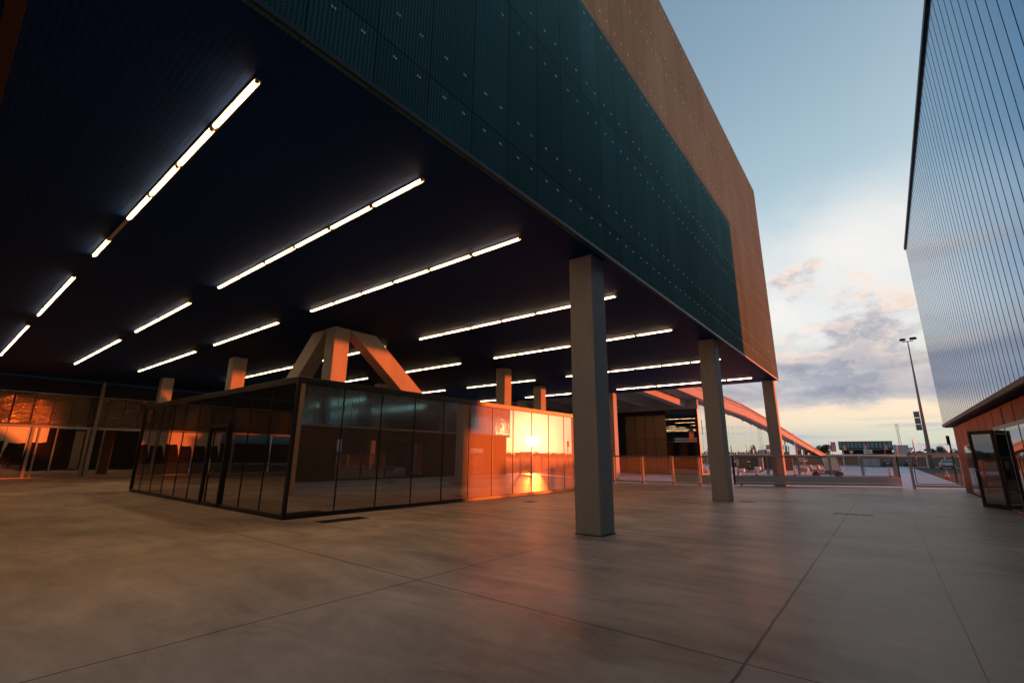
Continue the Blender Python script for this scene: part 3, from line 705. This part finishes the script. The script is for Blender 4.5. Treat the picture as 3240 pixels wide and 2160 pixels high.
board('notice_board', -5.87, 49.9, 1.26, 1.62, .58, 'white notice with dark lettering and round emblem right of last column', marks=lines(-5.96, 49.9, 1.53, .3, 4, .065, right=-5.69))
def yieldsign(x, y, z, w, label, tilt=0.):
    t = thing('yield_sign', (x, y, 0), label, 'road sign'); h = w*.87
    MB().prism([(x-w/2, y, z), (x+w/2, y, z), (x, y, z-h)], (0, 0, 0), (0, .02, 0)).obj('border', 'signred', t)
    MB().prism([(x-w*.33, y, z-w*.1), (x+w*.33, y, z-w*.1), (x, y, z-h*.78)], (0, -.006, 0), (0, -.001, 0)).obj('panel', 'white', t)
    MB().tube([(x, y+.06, 0), (x, y+.06, z-.05)], .035, 8).obj('post', 'steel', t)
yieldsign(-5.45, 120, 3.1, .95, 'red and white triangular yield sign above the middle of the gate')
yieldsign(3.6, 110, 3.5, .95, 'red and white triangular yield sign just above the wicket gate')
def roundabout(t):
    x, y, z = -3.15, 140, 3.15
    MB().tube([(x+.22*math.cos(a), y-.03, z+.22*math.sin(a)) for a in [2*math.pi*i/16 for i in range(17)]], .035, 6).obj('roundabout_symbol', 'ink', t)
    mb = MB(); mb.bar((x-.22, y-.03, z), (x-.6, y-.03, z+.06), .06); mb.bar((x+.22, y-.03, z), (x+.6, y-.03, z+.06), .06); mb.bar((x, y-.03, z-.22), (x, y-.03, z-.5), .06); mb.obj('arrows', 'ink', t)
board('direction_sign', -3.15, 140, 2.65, 3.58, 1.65, 'white direction sign with dark roundabout diagram', marks=roundabout)
# pink banners on poles
for (x, w, z0, z1, lab) in ((-10.4, .95, 3.2, 5.66, 'large pink and orange banner leftmost before the blue building'), (-8.05, .66, 3.55, 4.9, 'pink banner at left end of the blue building'), (-3.78, .6, 3.77, 5.03, 'pink banner at middle of the blue building above roundabout sign'), (.37, .62, 3.7, 5.02, 'pink banner at right end of the blue building')):
    t = thing('banner', (x, 150, 0), lab, 'banner', 'pink banners before the blue building'); box(x-w/2, x+w/2, 149.98, 150.02, z0, z1).obj('cloth', 'pink', t)
    MB().tube([(x-w/2-.06, 150, 0), (x-w/2-.06, 150, z1+.1)], .05, 8).obj('pole', 'steel', t)
    mb = MB()
    for i in range(4): mb.bar((x-w*.15+.1*((i*5) % 3-1)*w, 149.97, z0+(z1-z0)*(.25+.17*i)), (x+w*.2, 149.97, z0+(z1-z0)*(.33+.17*i)), .012, .14*w)
    mb.obj('print', 'white', t)
t = thing('flagpole', (-11.4, 150, 0), 'thin bare white pole left of the largest pink banner', 'pole'); MB().tube([(-11.4, 150, 0), (-11.4, 150, 5.9)], .045, 8, .03).obj('shaft', 'white', t); MB().lathe([(.03, 0), (.09, .06), (.03, .14)], (-11.4, 150, 5.9)).obj('finial', 'white', t)
t = thing('flagpole', (-10.5, 82, 0), 'thin pale pole rising in front of the sloping roof edge', 'pole'); MB().tube([(-10.5, 82, 0), (-10.5, 82, 5.2)], .05, 8, .03).obj('shaft', 'white', t); MB().lathe([(.03, 0), (.06, .04), (.02, .1)], (-10.5, 82, 5.2)).obj('finial', 'white', t)

# ------------------------------------------------------------------ big lamp post
ly = 108.7
lp = thing('lamp_post', (6.0, ly, 0), 'tall tapering lamp post with two heads and three hanging panels', 'lamp post')
MB().tube([(5.98, ly, 0), (6.05, ly, 11), (6.12, ly, 22.3)], .34, 14, .08).obj('pole', 'steel', lp, smooth=True)
MB().bar((5.35, ly, 22.3), (6.9, ly, 22.36), .12).obj('crossarm', 'black', lp)
for x0, x1, zz in ((5.0, 5.95, 22.75), (6.4, 7.5, 22.8)):
    h_ = MB().prism([(x0, 0, zz-.16), (x0+.1, 0, zz-.22), (x1-.15, 0, zz-.22), (x1, 0, zz-.05), (x1-.2, 0, zz+.18), (x0+.1, 0, zz+.16), (x0, 0, zz+.02)], (0, ly-.3, 0), (0, ly+.3, 0)).obj('lamp_head', 'black', lp, bevel=.04)
    MB().bar((x0+.45, ly, 22.4), (x0+.5, ly, zz-.23), .05).obj('bracket', 'black', lp)
for i in range(3):
    z1 = 9.65-1.12*i
    p_ = box(4.93-.0*i, 5.72, ly-.03, ly+.03, z1-.98, z1).obj('panel', 'banner', lp)
    mb = MB(); mb.box(5.0, 5.66, ly-.036, ly-.031, z1-.52, z1-.44); mb.box(5.22, 5.66, ly-.036, ly-.031, z1-.38, z1-.33); mb.obj('lettering', 'alu', p_)
    MB().bar((4.9, ly, z1+.06), (5.95, ly, z1+.06), .05).obj('bracket', 'white', lp)
# dark post near the wicket gate
dp = thing('lamp_bollard', (3.6, 45, 0), 'thin dark post with box head just left of the ribbed hall', 'post')
MB().tube([(3.62, 45, 0), (3.66, 45, 2.95)], .05, 10).obj('shaft', 'black', dp); box(3.52, 3.70, 44.9, 45.1, 2.55, 3.18).obj('head', 'black', dp, bevel=.02)
t = thing('marker_mast', (4.2, 112, 0), 'orange and white striped slim mast left of the big lamp post', 'mast')
MB().tube([(4.22, 112, 0), (4.2, 112, 5.1)], .09, 8, .05).obj('shaft', 'orange', t); MB().tube([(4.3, 112, 1.5), (4.3, 112, 4.6)], .03, 8).obj('rod', 'white', t)
# small street lamps far off
for i, (x, h, lab) in enumerate(((10.4, 6.9, 'small street lamp first right of the big lamp post'), (11.5, 6.5, 'small street lamp second right of the big lamp post'), (15.9, 6.7, 'far street lamp left of pair above trees by ribbed hall'), (17., 6.6, 'far street lamp right of pair above trees by ribbed hall'), (3.6, 6.4, 'small street lamp right of the lattice tower'))):
    t = thing('street_lamp', (x, 220, 0), lab, 'street lamp', 'small street lamps far off')
    MB().tube([(x, 220, 0), (x, 220, h-.2)], .09, 8, .06).obj('pole', 'black', t); MB().bar((x, 220, h-.2), (x-.75, 220, h), .12).obj('lamp_head', 'black', t)

# ------------------------------------------------------------------ buildings and tower beyond
bl = thing('blue_building', (-5.8, 232, 0), 'long low building with blue and dark panels behind pink banners', 'building')
box(-14.3, 2.65, 230, 242, 5.0, 7.9).obj('wall', 'navy', bl)
xx = -14.2
for i, w in enumerate([1.2, .9, 1., 1., 1., 1., 1., 1., 1., 1., 1., 1., 1.35]):
    box(xx, xx+w*.9, 229.9, 229.99, 5.5, 7.75).obj('blue_panel', 'bluepan', bl); xx += w+.27
box(-14.2, 2.75, 229.5, 242, 4.75, 4.98).obj('ledge', 'steel', bl)
box(-13.5, 2.2, 231, 241, 0, 4.74).obj('ground_floor', 'black', bl)
box(-14.35, 2.7, 229.95, 242.1, 7.901, 8.05).obj('roof', 'steel', bl)
t = thing('grey_shed', (5.6, 262, 0), 'plain grey shed right of the blue building', 'building'); box(3.15, 8., 260, 275, 0, 6.9).obj('wall', 'grey', t); box(3.05, 8.1, 259.9, 275.1, 6.901, 7.1).obj('roof', 'steel', t)
tw = thing('lattice_tower', (6, 280, 0), 'slim lattice floodlight tower above the grey shed', 'tower')
mb = MB(); W_ = lambda z: .55-.02*z*.9 if z < 14 else .32
lv_ = [0, 2, 4, 6, 8, 10, 12, 14.4]
for sx in (-1, 1):
    for sy in (-1, 1): mb.bar((6+sx*W_(0), 280+sy*W_(0), 0), (6+sx*W_(13.9), 280+sy*W_(13.9), 14.4), .1)
for a, b in zip(lv_[:-1], lv_[1:]):
    for sy in (-1, 1): mb.bar((6-W_(a), 280+sy*W_(a), a), (6+W_(b), 280+sy*W_(b), b), .07); mb.bar((6+W_(a), 280+sy*W_(a), a), (6-W_(b), 280+sy*W_(b), b), .07)
mb.obj('mast', 'alu', tw)
mb = MB()
for z in (14.5, 15.4, 16.3, 17.):
    mb.bar((5.45, 280, z), (6.55, 280, z), .14)
for x in (5.45, 6, 6.55): mb.bar((x, 280, 14.4), (x, 280, 17.1), .09)
mb.obj('lamp_rack', 'black', tw)

# ------------------------------------------------------------------ bank, white railing, dark box
bk = MB(); bk.add([(-30, 118, -.01), (40, 118, -.01), (40, 121, 2.0), (-30, 121, 1.9), (40, 175, 2.6), (-30, 175, 2.5), (40, 215, -.02), (-30, 215, -.02)], [(0, 1, 2, 3), (3, 2, 4, 5), (5, 4, 6, 7)]); struct(bk.obj('embankment', 'earth'))
wf = thing('white_railing', (3, 113, 0), 'white horizontal railing running along the far road', 'railing')
MB().bar((-9, 113, 2.24), (16, 113, 2.28), .12).obj('rail', 'white', wf); MB().bar((-9, 113, .12), (16, 113, .12), .1).obj('rail', 'white', wf)
for i in range(11): MB().bar((-9+2.45*i, 113, 0), (-9+2.45*i, 113, 2.2), .16).obj('post', 'white', wf)
t = thing('dark_container', (-2.4, 112, 0), 'dark grey slatted container beside a parked car', 'container'); box(-3.9, -.95, 111.2, 113, .1, 1.75).obj('body', 'navy', t)
mb = MB()
for i in range(12): mb.box(-3.85+i*.24, -3.72+i*.24, 111.15, 111.199, .2, 1.7)
mb.obj('slats', 'grey', t); mb = MB(); mb.box(-3.95, -.9, 111.1, 113.05, .0, .099); mb.obj('base', 'steel', t)
gr = thing('guard_rail', (-9, 75, 0), 'low grey guard rail across the yard behind the buggy', 'guard rail')
MB().bar((-12, 76, .62), (-2.2, 76, .66), .06, .18).obj('rail', 'steel', gr)
for i in range(6): MB().bar((-11.8+1.9*i, 76.05, 0), (-11.8+1.9*i, 76.05, .6), .08).obj('post', 'steel', gr)

# ------------------------------------------------------------------ cars
def car(loc, m, label, cat_group='cars parked by the far road'):
    x, y, z = loc; t = thing('parked_car', loc, label, 'car', cat_group)
    L, Wd = 4.2, 1.76
    def sec(pts, yy): return pts
    # body: cross-sections along the length, rear towards the camera
    st = [(-2.1, .42, .86, .80), (-2.0, .30, .95, .86), (-1.2, .26, .95, .88), (1.2, .26, .92, .88), (1.9, .30, .80, .84), (2.1, .40, .66, .74)]
    vs = []; fs = []
    for (yy, z0, z1, hw) in st: vs += [(x-hw, y+yy, z0+.08), (x-hw*.94, y+yy, z0), (x+hw*.94, y+yy, z0), (x+hw, y+yy, z0+.08), (x+hw, y+yy, z1-.12), (x+hw*.93, y+yy, z1), (x-hw*.93, y+yy, z1), (x-hw, y+yy, z1-.12)]
    for i in range(len(st)-1):
        for j in range(8): fs.append((i*8+j, i*8+(j+1) % 8, i*8+8+(j+1) % 8, i*8+8+j))
    fs += [tuple(range(7, -1, -1)), tuple(range(40, 48))]
    MB().add(vs, fs).obj('body', m, t, smooth=True)
    cab = MB(); a = [(-2.0, .93, .80), (-1.65, 1.46, .62), (.35, 1.47, .62), (1.15, .93, .78)]
    vs = [];
    for yy, zz, hw in a: vs += [(x-hw, y+yy, zz), (x+hw, y+yy, zz)]
    cab.add(vs, [(0, 1, 3, 2), (2, 3, 5, 4), (4, 5, 7, 6), (1, 7, 5, 3), (0, 2, 4, 6), (0, 6, 7, 1)]); cab.obj('cabin', m, t)
    gl = MB(); gl.add([(x-.66, y-1.985, .99), (x+.66, y-1.985, .99), (x+.54, y-1.70, 1.40), (x-.54, y-1.70, 1.40)], [(0, 1, 2, 3)]); gl.obj('rear_window', 'glass_dark', t)
    for s in (-1, 1):
        sw = MB(); sw.add([(x+s*.775, y-1.5, 1.0), (x+s*.775, y+.8, 1.0), (x+s*.645, y+.25, 1.40), (x+s*.645, y-1.35, 1.40)], [(0, 1, 2, 3)]); sw.obj('side_window', 'glass_dark', t)
        box(x+s*.60, x+s*.80, y-2.115, y-2.0, .68, .90).obj('tail_light', 'red', t)
        for yy in (-1.3, 1.3): MB().tube([(x+s*.70, y+yy, .31), (x+s*.87, y+yy, .31)], .31, 16).obj('wheel', 'rubber', t)
    box(x-.78, x+.78, y-2.17, y-2.05, .34, .56).obj('bumper', 'rubber', t, bevel=.02)
    box(x-.26, x+.26, y-2.125, y-2.10, .66, .77).obj('number_plate', 'white', t)
    return t
car((7.55, 104, 0), 'car_white', 'white hatchback seen from behind through the wicket gate')
car((.1, 113.2, 0), 'car_dark', 'dark reddish car beside the dark container')
car((3.3, 116.2, 0), 'car_blue', 'dark car between the sliding gate end and wicket gate post')
car((40, 62, 0), 'car_dark', 'dark car on the asphalt mirrored in the sunlit glass panes')
car((47, 70, 0), 'car_blue', 'second dark car on the asphalt mirrored in the sunlit glass panes')

# ------------------------------------------------------------------ trees
tree_('broad_tree', -16.6, 200, 6.5, 3.0, 'dark round tree at foot of the sloping roof edge', 'tree', seed=3, size=.22, n=1800)
tree_('broad_tree', -19.6, 206, 5.6, 2., 'smaller dark tree left of the round tree by the roof edge', 'tree', seed=4, size=.22, n=900)
for i, (x, y, h, w, lab) in enumerate(((12., 205, 4.9, 1.6, 'low bush-like tree right of the big lamp post'), (14.2, 200, 5.7, 2.2, 'dark tree below the pair of far street lamps'), (16.6, 203, 5., 2., 'dark tree touching the edge of the ribbed hall'))):
    tree_('small_tree', x, y, h, w, lab, 'tree', 'trees on the horizon by the ribbed hall', 11+i, size=.2, n=900)
for i, x in enumerate((33., 36.5, 38.8, 41.2, 45.)):
    t = thing('cypress', (x, 300, 0), f'{ORD[i]} cypress from the left mirrored in the silver glass', 'cypress', 'cypresses mirrored in silver glass')
    cr = MB(); h = 8.2+(i*37 % 5)*.25
    for j in range(9): leaves(cr, (x, 300, .8+j*(h-1)/9), (.95*(1-abs(j/9-.35)*.8), .9*(1-abs(j/9-.35)*.8), .7), 90, .25, i*20+j)
    cr.obj('crown', 'leaf', t); MB().tube([(x, 300, 0), (x, 300, h*.6)], .2, 8, .08).obj('trunk', 'bark', t)
wood = MB(); R = random.Random(5)
for i in range(2600):
    a = math.radians(-75+195*i/2600)+R.uniform(-.002, .002); d = R.uniform(395, 430); h = 3.2+1.8*math.sin(a*9)+1.2*math.sin(a*23+1)+R.uniform(0, 1.6)
    for _ in range(3):
        leaves(wood, (d*math.sin(a), d*math.cos(a), R.uniform(.2, 1)*h*.8+.6), (2.2, 2.2, .9+h*.12), 4, 1.1, i*3+_)
wo = wood.obj('woodland', 'leaf'); wo['kind'] = 'stuff'; wo['label'] = 'far wooded horizon'
